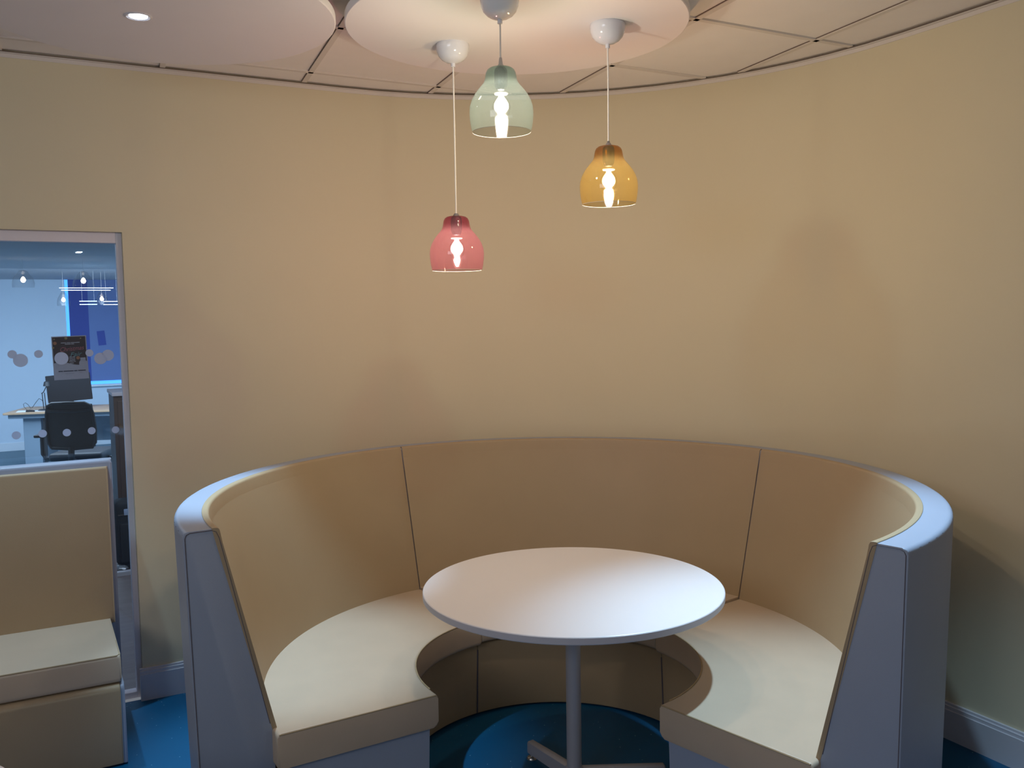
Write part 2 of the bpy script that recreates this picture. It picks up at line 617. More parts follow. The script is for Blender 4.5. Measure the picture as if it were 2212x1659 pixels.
for (u, z, r) in [(-0.062, 1.647, .0185), (-0.031, 1.619, .0295), (0.041, 1.645, .0175), (0.132, 1.622, .0285), (0.248, 1.643, .0165),
                  (0.293, 1.616, .0265), (0.325, 1.630, .0255), (-0.064, 1.287, .0180), (0.040, 1.287, .0175), (0.138, 1.284, .0170),
                  (0.241, 1.285, .0165), (0.342, 1.282, .0160)]:
    d = link('frosted_dot', flat_disc(r), M['frost'], pane, smooth=False)
    d.location = (u, 0.0562, z)

# poster taped behind the glass
po = empty('poster', tuple(W(0.168, N_WALL + 0.0592, 1.624)), R(28), 'small dark Christmas Fair poster taped to the glass', 'poster')
po.rotation_euler = (0, R(-1.2), R(28))
PW, PH = 0.0715, 0.0985
link('sheet', box(-PW, PW, 0, 0.0008, -PH, PH), M['posterpaper'], po, smooth=False)
pts = [(-PW + .004, PH - .004), (PW - .004, PH - .004)]
for i in range(21):
    f = i / 20
    pts.append((PW - .004 - f * (2 * PW - .008), -0.026 - 0.008 * math.sin(f * 5.5 + 0.3)))
link('dark_panel', prism(pts, -0.0006, -0.0002), M['posterdark'], po, smooth=False)


def ink(name, shapes, mat, y=-0.0012):
    bm = bmesh.new()
    for s in shapes:
        if len(s) == 3:
            x, z, r = s
            bm.faces.new([bm.verts.new((x + r * math.cos(2 * math.pi * k / 20), y, z + r * math.sin(2 * math.pi * k / 20))) for k in range(20)])
        else:
            x0, x1, z0, z1 = s
            bm.faces.new([bm.verts.new(q) for q in ((x0, y, z0), (x1, y, z0), (x1, y, z1), (x0, y, z1))])
    return link(name, bm, mat, po, smooth=False)


def text(name, body, size, mat, parent, loc, shear=0.0, width=None, bold=0.0):
    cu = bpy.data.curves.new(name, 'FONT')
    cu.body = body
    cu.size = size
    cu.shear = shear
    cu.offset = bold
    cu.align_x = 'CENTER'
    cu.align_y = 'CENTER'
    tmp = bpy.data.objects.new(name + '_curve', cu)
    COL.objects.link(tmp)
    dg = bpy.context.evaluated_depsgraph_get()
    me = bpy.data.meshes.new_from_object(tmp.evaluated_get(dg))
    bpy.data.objects.remove(tmp)
    bpy.data.curves.remove(cu)
    me.name = name
    me.materials.clear()
    me.materials.append(mat)
    o = bpy.data.objects.new(name, me)
    COL.objects.link(o)
    o.parent = parent
    o.location = loc
    o.rotation_euler = (R(90), 0, 0)
    if width:
        xs = [v.co.x for v in me.vertices]
        k = width / (max(xs) - min(xs))
        for v in me.vertices:
            v.co.x *= k
    return o


t1 = text('title_lettering', 'Christmas', 0.028, M['inkpink'], po, (0.008, -0.0014, 0.040), 0.35, 0.098)
t1.rotation_euler = (R(90), R(-4), 0)
t2 = text('second_lettering', 'Fair', 0.027, M['inkteal'], po, (0.022, -0.0014, 0.014), 0.35, 0.050)
t2.rotation_euler = (R(90), R(-4), 0)


def words(x0, x1, z, h, lens):
    out = []
    tot = sum(lens) + 0.5 * (len(lens) - 1)
    k = (x1 - x0) / tot
    x = x0
    for l in lens:
        out.append((x, x + l * k, z - h / 2, z + h / 2))
        x += (l + 0.5) * k
    return out


ink('white_lettering', words(-.034, .043, .068, .0032, [5, 3, 8]) + words(-.018, .020, .062, .0032, [6, 3]), M['inkwhite'])
ink('small_white_lettering',
    words(-.004, .020, .003, .0028, [3, 3]) + words(-.004, .020, -.003, .0028, [4, 2]) + words(-.004, .020, -.009, .0022, [2, 5]) +
    words(-.004, .020, -.0135, .0022, [4, 3]) + words(-.006, .022, -.018, .0022, [5, 2]) + words(-.002, .013, -.0245, .0026, [4]), M['inkwhite'])
for q in [(-.058, .068, .0075), (.032, -.002, .0075)]:
    ink('orange_ornament', [q], M['inkorange'])
for q in [(-.012, .089, .006), (-.0655, .048, .004), (.048, .086, .003), (-.060, .086, .003)]:
    ink('gold_ornament', [q], M['inkgold'])
ink('white_bauble', [(.052, -.028, .0175)], M['posterpaper'])
ink('bauble_cap', [(.041, .063, -.014, -.002)], M['posterpaper'])
ink('white_bauble', [(-.040, -.030, .019)], M['posterpaper'])
ink('dark_lettering', words(-.052, .060, -.060, .0042, [4, 9, 3, 7]), M['inkdark'])
ink('small_lettering', words(-.026, .012, -.072, .0022, [5, 3, 4]) + words(.032, .048, -.070, .0022, [4, 2]), M['tableedge'])

# ------------------------------------------------------------------ office behind the glass
NF = 14.5
o = empty('floor_office', tuple(W(0, 0, 0)), R(28))
tag(o, 'grey brown laminate floor just behind the glass', 'floor', kind='structure')
link('laminate', box(-3.2, 2.2, N_WALL + TH, 7.35, -0.02, 0.004), M['laminate'], o, smooth=False)
o = empty('floor_far', tuple(W(0, 0, 0)), R(28))
tag(o, 'teal grey carpet of the far office', 'floor', kind='structure')
link('carpet', box(-3.2, 2.2, 7.35, NF, -0.02, 0.002), M['teal'], o, smooth=False)
o = empty('trim_3', tuple(W(0, 0, 0)), R(28))
tag(o, 'pale floor threshold strip behind the glass', 'threshold', kind='structure')
link('strip', box(0.30, 2.2, 6.83, 6.88, 0.004, 0.03), M['white_paint'], o, smooth=False)
o = empty('wall_far', tuple(W(0, 0, 0)), R(28))
tag(o, 'pale blue white far wall of the office', 'wall', kind='structure')
bm = bmesh.new()
add_box(bm, -3.2, 0.505, NF, NF + 0.1, 0, 2.7)
add_box(bm, 0.505, 2.2, NF, NF + 0.1, 0, 0.88)
add_box(bm, 1.25, 2.2, NF, NF + 0.1, 0.88, 2.7)
add_box(bm, 0.505, 1.25, NF, NF + 0.1, 2.42, 2.7)
link('plaster', bm, M['officewall'], o, smooth=False)
o = empty('baseboard_far', tuple(W(0, 0, 0)), R(28))
tag(o, 'white skirting board of the far office wall', 'skirting board', kind='structure')
link('board', box(-3.2, 2.2, NF - 0.02, NF, 0, 0.12, 0.004, 1), M['sill'], o, smooth=False)
o = empty('wall_side', tuple(W(0, 0, 0)), R(28))
tag(o, 'office side walls', 'wall', kind='structure')
bm = bmesh.new()
add_box(bm, -3.3, -3.2, N_WALL + TH, NF, 0, 2.7)
add_box(bm, 2.2, 2.3, N_WALL + TH, NF, 0, 2.7)
link('plaster', bm, M['officewall'], o, smooth=False)
o = empty('ceiling_office', tuple(W(0, 0, 0)), R(28))
tag(o, 'grey ceiling of the office behind the glass', 'ceiling', kind='structure')
link('slab', box(-3.3, 2.3, N_WALL + TH, NF + 0.1, 2.40, 2.5), M['officeceil'], o, smooth=False)

wn = empty('window_2', tuple(W(0, NF, 0)), R(28))
tag(wn, 'far office window with blue roller blind drawn down', 'window', kind='structure')
link('pane', box(0.505, 1.25, 0.06, 0.07, 0.88, 2.42), M['day'], wn, smooth=False)
bm = bmesh.new()
add_box(bm, 0.548, 0.800, 0.015, 0.022, 0.935, 2.40)
link('roller_blind', bm, M['blind'], wn, smooth=False)
link('side_blind', box(0.800, 1.25, 0.012, 0.019, 0.935, 2.40), M['blindlight'], wn, smooth=False)
link('window_sill', box(0.50, 1.26, -0.06, 0.05, 0.855, 0.885, 0.004, 1), M['sill'], wn, smooth=False)

nb = tag(link('notice', box(-0.052, 0.052, 0, 0.004, -0.105, 0.105), M['blind']), 'small dark blue notice fixed on the pale blue window blind', 'notice')
nb.location = W(0.955, NF + 0.007, 1.555)
nb.rotation_euler = (0, R(-5), R(28))

# desk
dk = empty('desk', (-6.02, 10.68, 0), R(10), 'beech topped office desk with blue grey panels behind the glass', 'desk')
link('desktop', box(0, 1.6, 0, 0.82, 0.705, 0.73, 0.004, 1), M['desk'], dk)
link('frame_rail', box(0.04, 1.56, 0.05, 0.77, 0.655, 0.705, 0.003, 1), M['deskgrey'], dk)
for x0, x1 in ((0.18, 0.38), (1.36, 1.52)):
    link('leg', box(x0, x1, 0.12, 0.70, 0.0, 0.655, 0.004, 1), M['deskgrey'], dk)
link('modesty_panel', box(0.38, 1.36, 0.56, 0.58, 0.30, 0.655), M['deskgrey'], dk)
link('cable_post', box(0.405, 0.435, 0.10, 0.14, 0.0, 0.655, 0.003, 1), M['black'], dk)


def DK(x, y, z):
    a = R(10)
    return Vector((-6.02 + x * math.cos(a) - y * math.sin(a), 10.68 + x * math.sin(a) + y * math.cos(a), z))


# monitor
mo = empty('monitor', tuple(DK(0.635, 0.46, 0.73)), R(24), 'black computer monitor on the office desk, partly behind the poster', 'monitor')
sc = link('screen', box(-0.25, 0.25, -0.02, 0.025, 0.085, 0.42, 0.008, 2), M['screen'], mo)
sc.rotation_euler = (0, R(-3.5), 0)
link('neck', box(-0.03, 0.03, 0.0, 0.03, 0.01, 0.16, 0.004, 1), M['black'], mo)
link('stand', lathe([(0, 0), (0.13, 0), (0.13, 0.008), (0.11, 0.014), (0, 0.016)], 32), M['black'], mo)

# desk lamp
lp = empty('desk_lamp', tuple(DK(0.40, 0.22, 0.73)), R(10), 'thin black jointed desk lamp left of the monitor', 'desk lamp')
link('base', lathe([(0, 0), (0.075, 0), (0.075, 0.010), (0.06, 0.016), (0, 0.018)], 32), M['black'], lp)
link('arm', add_tube(tube([(-.012, 0, 0.016), (-.022, 0, 0.215)], 0.0055, 8), [(.014, 0, 0.016), (.004, 0, 0.215)], 0.0055, 8), M['black'], lp)
link('arm', tube([(-.03, 0, 0.205), (-.005, 0, 0.222), (.045, -.04, 0.30), (.06, -.06, 0.345)], 0.0055, 8), M['black'], lp)
link('lamp_head', lathe([(0.012, 0.06), (0.03, 0.05), (0.042, 0.0), (0.040, 0.0), (0.026, 0.046), (0.0, 0.055)], 24, (.06, -.075, 0.30)), M['black'], lp)
cable = [(-.06, .02, .005), (-.13, 0, .006), (-.19, -.02, .01), (-.225, -.02, .05), (-.235, -.01, .085), (-.215, 0, .10), (-.185, 0, .075), (-.16, 0, .03), (-.14, 0, .04),
         (-.09, 0, .11), (-.06, 0, .145), (-.03, 0, .13), (-.01, 0, .09)]
link('cable', tube(cable, 0.0032, 6), M['black'], lp)

pp = tag(link('paper_sheet', prism([(-0.16, 0), (0.16, 0), (0.16, .0015), (-0.16, .0015)], -0.11, 0.11), M['paper'], smooth=False),
         'white sheets of paper lying on the office desk', 'paper')
pp.location = DK(0.26, 0.20, 0.7305)
pp.rotation_euler = (0, 0, R(22))
ph = empty('stapler', tuple(DK(0.285, 0.065, 0.7305)), R(14), 'small black stapler at the front of the office desk', 'stapler')
link('lower_arm', box(-0.048, 0.048, -0.014, 0.014, 0, 0.010, 0.003, 2), M['black'], ph)
link('upper_arm', prism([(-0.046, 0.010), (0.046, 0.010), (0.044, 0.020), (0.0, 0.027), (-0.044, 0.024)], -0.012, 0.012), M['black'], ph)

# office chair
ch = empty('office_chair', (-4.31, 9.05, 0), R(6), 'black mesh backed office chair turned at the desk', 'office chair')
bm = bmesh.new()


def back_pt(x, z):
    return (x, -0.30 - 0.10 * (z - 0.45) + 0.10 * (x / .24) ** 2 * 0.4, z)


rows, cols = 14, 10
grid = []
for i in range(rows + 1):
    z = 0.58 + 0.42 * i / rows
    hw = 0.215 + 0.012 * math.sin(math.pi * i / rows)
    grid.append([bm.verts.new(back_pt(-hw + 2 * hw * j / cols, z)) for j in range(cols + 1)])
for i in range(rows):
    for j in range(cols):
        bm.faces.new((grid[i][j], grid[i][j + 1], grid[i + 1][j + 1], grid[i + 1][j]))
link('backrest', bm, M['blackmesh'], ch)
loop = [back_pt(-.19, .575), back_pt(-.215, .62), back_pt(-.225, .75), back_pt(-.215, .90), back_pt(-.195, .985), back_pt(-.15, 1.01), back_pt(0, 1.015),
        back_pt(.15, 1.01), back_pt(.195, .985), back_pt(.215, .90), back_pt(.225, .75), back_pt(.215, .62), back_pt(.19, .575), back_pt(0, .565), back_pt(-.19, .575)]
bm = tube(loop, 0.017, 8)
add_tube(bm, [back_pt(-.2, .94), back_pt(0, .93), back_pt(.2, .94)], 0.022, 8)
add_tube(bm, [back_pt(0, .58), (0, -.33, .46), (0, -.12, .40)], 0.03, 8)
link('back_frame', bm, M['black'], ch)
bm = box(-.25, .25, -.24, .27, 0.43, 0.51, 0.035, 4)
link('seat', bm, M['black'], ch)
for s in (-1, 1):
    bm = tube([(s * .20, .0, .42), (s * .36, .0, .43), (s * .385, .0, .48), (s * .385, .0, .66)], [.022, .024, .026, .026], 8)
    link('armrest_post', bm, M['black'], ch)
    link('armrest', box(s * .385 - .04, s * .385 + .04, -.12, .14, .655, .685, 0.012, 3), M['black'], ch)
link('gas_column', lathe([(0, .09), (.03, .09), (.03, .26), (.02, .26), (.02, .43), (0, .43)], 20), M['black'], ch)
for k in range(5):
    a = R(72 * k + 10)
    lg = link('base_leg', tube([(0, 0, .10), (.15 * math.cos(a), .15 * math.sin(a), .095), (.31 * math.cos(a), .31 * math.sin(a), .07)], [.03, .025, .018], 8), M['black'], ch)
    link('caster', lathe([(0, -.012), (.024, -.012), (.026, 0), (.024, .012), (0, .012)], 16), M['black'], lg)
    cs = lg.children[0]
    cs.location = (.31 * math.cos(a), .31 * math.sin(a), .028)
    cs.rotation_euler = (R(90), 0, a + R(90))

# brown cabinet and black bag at right of the glass view
cb = empty('cabinet', tuple(W(0, 0, 0)), R(28), 'dark brown wooden cabinet at the right side of the glass view', 'cabinet')
link('carcass', box(0.540, 1.25, 7.30, 7.75, 0.004, 1.235, 0.003, 1), M['brown'], cb)
link('worktop', box(0.530, 1.26, 7.285, 7.76, 1.235, 1.262, 0.003, 1), M['frame'], cb)
link('door', box(0.565, 0.88, 7.282, 7.299, 0.06, 1.20, 0.003, 1), M['brown'], cb)
link('door', box(0.885, 1.22, 7.282, 7.299, 0.06, 1.20, 0.003, 1), M['brown'], cb)

bg = empty('suitcase', tuple(W(0.645, 7.08, 0.004)), R(28), 'black soft suitcase standing against the brown cabinet behind the glass', 'suitcase')
link('body', box(-0.155, 0.155, -0.085, 0.085, 0.02, 0.50, 0.05, 4), M['luggage'], bg)
link('front_pocket', box(-0.13, 0.13, -0.105, -0.08, 0.05, 0.34, 0.02, 3), M['luggage'], bg)
link('zip', box(-0.135, 0.135, -0.088, -0.084, 0.395, 0.402), M['chrome'], bg)
link('luggage_tag', box(-0.095, -0.050, -0.092, -0.086, 0.395, 0.440, 0.004, 2), M['frost'], bg)
link('handle', tube([(-.06, 0, .495), (-.05, 0, .525), (.05, 0, .525), (.06, 0, .495)], 0.010, 8), M['black'], bg)
for s in (-1, 1):
    link('wheel', box(s * .12 - .015, s * .12 + .015, -.03, .03, 0.0, 0.03, .008, 2), M['black'], bg)
bm = bmesh.new()
bmesh.ops.create_icosphere(bm, subdivisions=3, radius=1)
for v in bm.verts:
    k = 1 + 0.14 * math.sin(9 * v.co.x + 5 * v.co.y) * math.cos(7 * v.co.y + 3 * v.co.z)
    v.co = Vector((v.co.x * .055 * k, v.co.y * .035 * k, max(-0.9, v.co.z) * .025 * k))
fo = tag(link('crumpled_wrapper', bm, M['crinkle']), 'crumpled silver wrapper on the floor before the black suitcase', 'wrapper')
fo.location = W(0.505, 6.94, 0.030)

# office lights
for (u, n, z, L_, rz) in ((0.60, 11.0, 2.155, 0.54, 28 + 3), (0.66, 11.9, 2.030, 0.19, 28 + 3), (0.92, 12.0, 2.028, 0.18, 28 + 2)):
    lab = {0: 'upper long slim white tube light in the office', 1: 'short slim white tube light lower in the office', 2: 'slim white tube light running behind the right window frame'}
    idx = 0 if L_ > .5 else (1 if u < .8 else 2)
    t = empty('tube_light', tuple(W(u, n, z)), R(rz), lab[idx], 'tube light', 'slim tube lights in the office')
    link('tube', box(-L_ / 2, L_ / 2, -.004, .004, .002, .008, .002, 1), M['tube'], t, smooth=False)
    if idx:
        link('tube', box(-L_ / 2, L_ / 2, -.004, .004, -.036, -.030, .002, 1), M['tube'], t, smooth=False)
    else:
        link('tube', box(-L_ / 2 + .02, L_ / 2 - .03, -.004, .004, -.022, -.017, .002, 1), M['tube'], t, smooth=False)
    for e_ in (-L_ / 2 + .03, L_ / 2 - .03):
        link('suspension_wire', tube([(e_, 0, .007), (e_, 0, 2.40 - z)], 0.0006, 6), M['steel'], t)
t = empty('ceiling_light', tuple(W(0.437, 8.9, 2.40)), R(28), 'small twin white ceiling light in the office', 'ceiling light')
link('lens', box(-.025, .018, -.02, .02, -.006, 0.0, .002, 1), M['tube'], t)
link('lens', box(-.018, .025, -.09, -.05, -.006, 0.0, .002, 1), M['tube'], t)

# ------------------------------------------------------------------ pendant lamps
SHADE = [(.100, 0), (.1045, .02), (.1075, .045), (.1085, .065), (.1065, .085), (.100, .105), (.0895, .124), (.0765, .141), (.066, .153), (.059, .162),
         (.0545, .173), (.0525, .186), (.0505, .196), (.046, .205), (.038, .211), (.026, .214), (.010, .215)]


def bulb_parts(t, mat, r=.0315, collar=True):
    """bulb hanging in a shade; z = 0 is the shade rim"""
    b = link('bulb', lathe([(0, .062), (.009, .0632), (.0175, .068), (.0235, .077), (.0248, .085), (.0232, .095), (.0170, .106), (.0105, .114), (.008, .122), (0, .123)], 24), mat, t)
    if collar:
        link('glass_globe', lathe([(0, .045), (.014, .048), (.025, .058), (.031, .073), (.0315, .084), (.029, .097), (.0225, .109), (.016, .118), (.0125, .128), (.012, .140)], 28), M['globe'], b)
        link('collar', lathe([(.010, .124), (.022, .1255), (.023, .128), (.022, .1295), (.010, .1305)], 24, close=True), M['cord'], b)
    return b


def pendant(x, y, z_rim, z_cap, mat, label):
    zc = H_DISC - z_rim
    t = empty('pendant_lamp', (x, y, z_rim), 0, label, 'pendant lamp', 'coloured glass pendant lamps over the booth table')
    cp = [(0.064, zc), (0.0655, zc - .004), (0.0655, zc - .014), (0.063, zc - .030), (0.056, zc - .047), (0.044, zc - .060), (0.028, zc - .069), (0.012, zc - .073),
          (0.0085, zc - .0735), (0.0085, zc - .087), (0.004, zc - .088), (0, zc - .088)]
    link('canopy', lathe(cp, 48), M['porcelain'], t)
    ztop = .215
    zcap = z_cap - z_rim
    link('cord', tube([(0, 0, zc - .086), (0.0006, 0, (zc + zcap) / 2), (0, 0, zcap - .002)], 0.0031, 10), M['cord'], t)
    link('top_cap', lathe([(0, zcap), (.0045, zcap), (.0055, zcap - .006), (.0075, ztop + .010), (.0125, ztop + .002), (.0135, ztop - .001), (0, ztop - .001)], 24), M['chrome'], t)
    inner = [(r - .0022, z - (.0022 if z > .2 else 0)) for r, z in SHADE]
    sh = link('shade', lathe(SHADE, 64), mat, t)
    rim = link('rim', lathe([(.1003, .0), (.1003, -.0010), (.0993, -.0010), (.0993, 0.0)], 64, close=True), M['rimglint'], sh)
    link('lamp_holder', lathe([(0, .213), (.016, .213), (.021, .207), (.0225, .196), (.0225, .160), (.0205, .152), (.016, .142), (.012, .139), (0, .139)], 28), M['holder'], t)
    bulb_parts(t, M['bulb'])
    l = bpy.data.lights.new('bulb_light', 'POINT')
    l.energy = 9.2
    l.color = (1.0, 0.84, 0.66)
    l.shadow_soft_size = 0.0215
    lo = bpy.data.objects.new('bulb_light', l)
    COL.objects.link(lo)
    lo.location = (x, y, z_rim + .086)
    return t


pendant(-0.021, 3.144, 2.405, 2.651, M['green'], 'pale green glass pendant lamp, the highest hung, glowing bulb inside')
pendant(0.374, 3.446, 2.193, 2.425, M['amber'], 'amber yellow glass pendant lamp on white cord at right')
pendant(-0.212, 3.667, 1.967, 2.185, M['pink'], 'rose pink glass pendant lamp, the lowest hung, at left')

# four small lamps added behind the glass to imitate bulb reflections in it
for (u, n, z, cz, lab) in ((-0.0065, 9.9, 2.197, 2.40, 'stand-in lamp for the leftmost globe bulb reflection in the glass'),
                           (0.515, 9.9, 2.190, 2.40, 'stand-in lamp for the globe bulb reflection above the long tube light'),
                           (0.41, 12.3, 2.060, 2.40, 'stand-in lamp for the small bulb reflection beside the bright blue blind edge'),
                           (0.835, 12.3, 2.069, 2.40, 'stand-in lamp for the small bulb reflection between the short tube lights')):
    t = empty('reflection_lamp', tuple(W(u, n, z)), 0, lab, 'pendant lamp', 'lamps standing in for bulb reflections in the glazed screen')
    k = 0.024 if n < 11 else 0.024
    link('bulb', lathe([(0, -k), (k * .6, -k * .8), (k, 0), (k * .7, k * .75), (k * .3, k * 1.3), (0, k * 1.4)], 20), M['bulbreflect'], t)
    g = 0.095 if n < 11 else 0.07
    link('shade', lathe([(g, -.07), (g * 1.03, -.03), (g * .9, .02), (g * .55, .06), (g * .42, .085), (0.01, .095)], 32), M['clear'], t)
    link('cord', tube([(0, 0, k * 1.3), (0, 0, cz - z)], 0.0008, 6), M['steel'], t)

# ------------------------------------------------------------------ round booth
SX, SY = 0.1608, 3.4567
A0, A1 = -48.9, 211.2
SEG = (A1 - A0) / 3
booth = empty('booth_sofa', (SX, SY, 0), 0, 'large curved booth sofa with tan cushions and lilac blue shell', 'sofa')
ZT = 1.134
shell = rounded([(1.352, 0.012), (1.378, ZT), (1.272, ZT), (1.118, 0.44), (1.118, 0.012)], [.012, .018, .012, .01, .005], 4)
link('shell', sweep(shell, A0, A1, 104, bev=0.008), M['lilac'], booth, angle=50)


def inner_r(z):
    return 1.108 + (z - 0.45) * (1.268 - 1.108) / (ZT - 0.45)


PADT = 0.016
padp = rounded([(inner_r(.42), .42), (inner_r(.43) + .013, .42), (inner_r(ZT) + .022, ZT + .003), (inner_r(ZT - .01) + .001, ZT + .003), (inner_r(ZT - .05) + .001, ZT - .05)],
               [.004, .002, .003, .012, .03], 5)
for k in range(3):
    a0 = A0 + SEG * k
    g = 0.16
    link('backrest_pad', sweep(padp, a0 + (g if k else -0.05), a0 + SEG - (g if k < 2 else -0.05), 36, bev=0.004), M['tan'], booth, angle=60)
# seats
zb = 0.333
for k in range(3):
    a0 = A0 + SEG * k
    g = 0.12
    dz = 0.010 if k == 1 else 0.0
    prof = rounded([(0.549, zb + dz), (1.125, zb + dz), (1.125, .452 + dz), (0.549, .45 + dz)], [.020, .01, .014, .013], 4)
    bm = sweep(prof, a0 + (g if k else 0), a0 + SEG - (g if k < 2 else 0), 36, off0=.046 if k == 0 else 0, off1=.058 if k == 2 else 0, bev=0.010 if k != 1 else 0.006)
    if k != 1:
        # corners of the open ends are slightly pinched at the shell side
        pass
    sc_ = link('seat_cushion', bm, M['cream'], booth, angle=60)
    # piping round the top front edge
    pts = [pol(.5505, a0 + .4 + (SEG - .8) * i / 30, .4485 + dz) for i in range(31)]
    link('piping', tube(pts, 0.0024, 6), M['tanpipe'], sc_)
    if k != 1:
        a = a0 if k == 0 else a0 + SEG
        o_ = -.046 if k == 0 else .058
        ca, sa = math.cos(R(a)), math.sin(R(a))
        q = [(r * ca - (o_ * .99) * sa, r * sa + (o_ * .99) * ca, .4485) for r in (.556, .8, 1.0, 1.118)]
        link('piping', tube(q, 0.0026, 6), M['tanpipe'], sc_)
    # tan kick panel below
    pk = rounded([(0.601, 0.006), (1.10, 0.006), (1.10, zb - .002), (0.586, zb - .002)], [.006, .004, .004, .02], 3)
    pl = link('base_panel', sweep(pk, a0 + (g if k else 0), a0 + SEG - (g if k < 2 else 0), 36, off0=.024 if k == 0 else 0, off1=.034 if k == 2 else 0, bev=0.004), M['tan'], booth, angle=60)
    for da in (8, SEG / 2, SEG - 8):
        gl = link('glide', lathe([(0, 0), (.012, 0), (.012, .006), (0, .007)], 14), M['porcelain'], pl)
        gl.location = pol(.63, a0 + da, 0)
for k in (1, 2):
    a = A0 + SEG * k
    link('joint_seam', tube([pol(inner_r(z) + .009, a, z) for z in (.45, .7, .95, ZT - .012)] + [pol(inner_r(ZT) + .012, a, ZT + .001)], 0.0055, 8), M['seam'], booth)
    link('joint_seam', tube([pol(.600, a, .012), pol(.588, a, zb - .03)], 0.0035, 8), M['seam'], booth)
# lilac end panels below the seat ends
for a, off in ((A0, -.024), (A1, .034)):
    ca, sa = math.cos(R(a)), math.sin(R(a))
    bm = bmesh.new()
    sgn = -1 if off < 0 else 1
    vs = []
    for o_ in (off, off + sgn * .010):
        vs.append([bm.verts.new((r * ca - o_ * sa, r * sa + o_ * ca, z)) for r, z in ((.590, .008), (1.112, .008), (1.112, zb - .002), (.578, zb - .002))])
    for i in range(4):
        bm.faces.new((vs[0][i], vs[0][(i + 1) % 4], vs[1][(i + 1) % 4], vs[1][i]))
    bm.faces.new(vs[0])
    bm.faces.new(vs[1])
    link('end_panel', bm, M['lilac'], booth, smooth=False)
# seams on the shell: both ends and along the outer top edge
for a, s in ((A0, -1), (A1, 1)):
    ca, sa = math.cos(R(a)), math.sin(R(a))
    o_ = s * .0006

    def E(r, z):
        return (r * ca - o_ * sa, r * sa + o_ * ca, z)
    link('seam', tube([E(1.3465, .02), E(1.358, .5), E(1.371, ZT - .02), E(1.366, ZT - .009), E(1.355, ZT - .004), E(1.29, ZT - .004), E(1.276, ZT - .010), E(1.268, ZT - .03), E(1.118 + .012, .47)], 0.0013, 6),
         M['seam'], booth)
link('seam', tube([pol(1.3745, A0 + .3 + (A1 - A0 - .6) * i / 90, ZT - .010) for i in range(91)], 0.0018, 6), M['seam'], booth)


# ------------------------------------------------------------------ tables
def round_table(x, y, rad, label, feet=True):
    t = empty('round_table', (x, y, 0), 0, label, 'table', 'white round pedestal tables')
    z1, z0 = 0.780, 0.753
    link('tabletop', lathe([(0, z1), (rad - .003, z1), (rad - .0006, z1 - .0015), (rad, z1 - .003), (rad, z0 + .003), (rad - .003, z0), (0, z0)], 128), M['tabletop'], t, angle=20)
    link('edge_band', lathe([(rad - .0005, z1 - .0028), (rad + .0008, z1 - .0036), (rad + .0008, z0 + .0036), (rad - .0005, z0 + .0028)], 128, close=True), M['tableedge'], t, angle=20)
    link('mounting_plate', lathe([(0, z0), (.12, z0), (.12, z0 - .006), (.05, z0 - .012), (0, z0 - .012)], 32), M['pole'], t)
    link('pedestal', lathe([(0, .03), (.028, .03), (.028, z0 - .010), (0, z0 - .010)], 40), M['pole'], t)
    link('hub', lathe([(0, .026), (.034, .026), (.034, .078), (.030, .084), (0, .084)], 40), M['pole'], t)
    for ang, ln in ((125, .285), (3, .345), (-117, .31)):
        bm = bmesh.new()
        a = R(ang)
        d = Vector((math.cos(a), math.sin(a), 0))
        s_ = Vector((-d.y, d.x, 0))
        secs = []
        for f, w, zt, zl in ((.02, .019, .078, .026), (ln * .5, .018, .077, .027), (ln - .006, .016, .075, .028), (ln, .013, .070, .032)):
            secs.append([bm.verts.new(d * f + s_ * sx_ * w + Vector((0, 0, z))) for sx_, z in ((-1, zl), (1, zl), (1, zt - .004), (.7, zt), (-.7, zt), (-1, zt - .004))])
        for q0, q1 in zip(secs, secs[1:]):
            for i in range(6):
                bm.faces.new((q0[i], q0[(i + 1) % 6], q1[(i + 1) % 6], q1[i]))
        bm.faces.new(secs[0])
        bm.faces.new(secs[-1])
        ft = link('foot', bm, M['pole'], t, angle=50)
        gl = link('glide', lathe([(0, 0), (.020, 0), (.021, .004), (.018, .009), (.006, .012), (.006, .03), (0, .03)], 24), M['steel'], ft)
        gl.location = d * (ln - .012)
    return t


round_table(0.2122, 3.3150, 0.5537, 'round white table on grey steel pedestal inside the curved booth')
round_table(-1.485, 1.54, 0.5537, 'second round white table, only its edge at the bottom left corner')

# ------------------------------------------------------------------ straight bench on the left
bn = empty('bench_seat', tuple(W(0, 0, 0)), R(28), 'straight tan bench seat with lilac edging below the glazed screen', 'bench')
UE = 0.282
B0 = -1.35


def yz_prism(pts, x0, x1, bev=0.0, seg=3):
    bm = bmesh.new()
    a = [bm.verts.new((x0, y, z)) for y, z in pts]
    b = [bm.verts.new((x1, y, z)) for y, z in pts]
    n = len(pts)
    for k in range(n):
        bm.faces.new((a[k], a[(k + 1) % n], b[(k + 1) % n], b[k]))
    c0 = bm.faces.new(a)
    c1 = bm.faces.new(b)
    if bev:
        bmesh.ops.bevel(bm, geom=list(set(c0.edges[:] + c1.edges[:])), offset=bev, segments=seg, affect='EDGES', profile=0.6)
    return bm


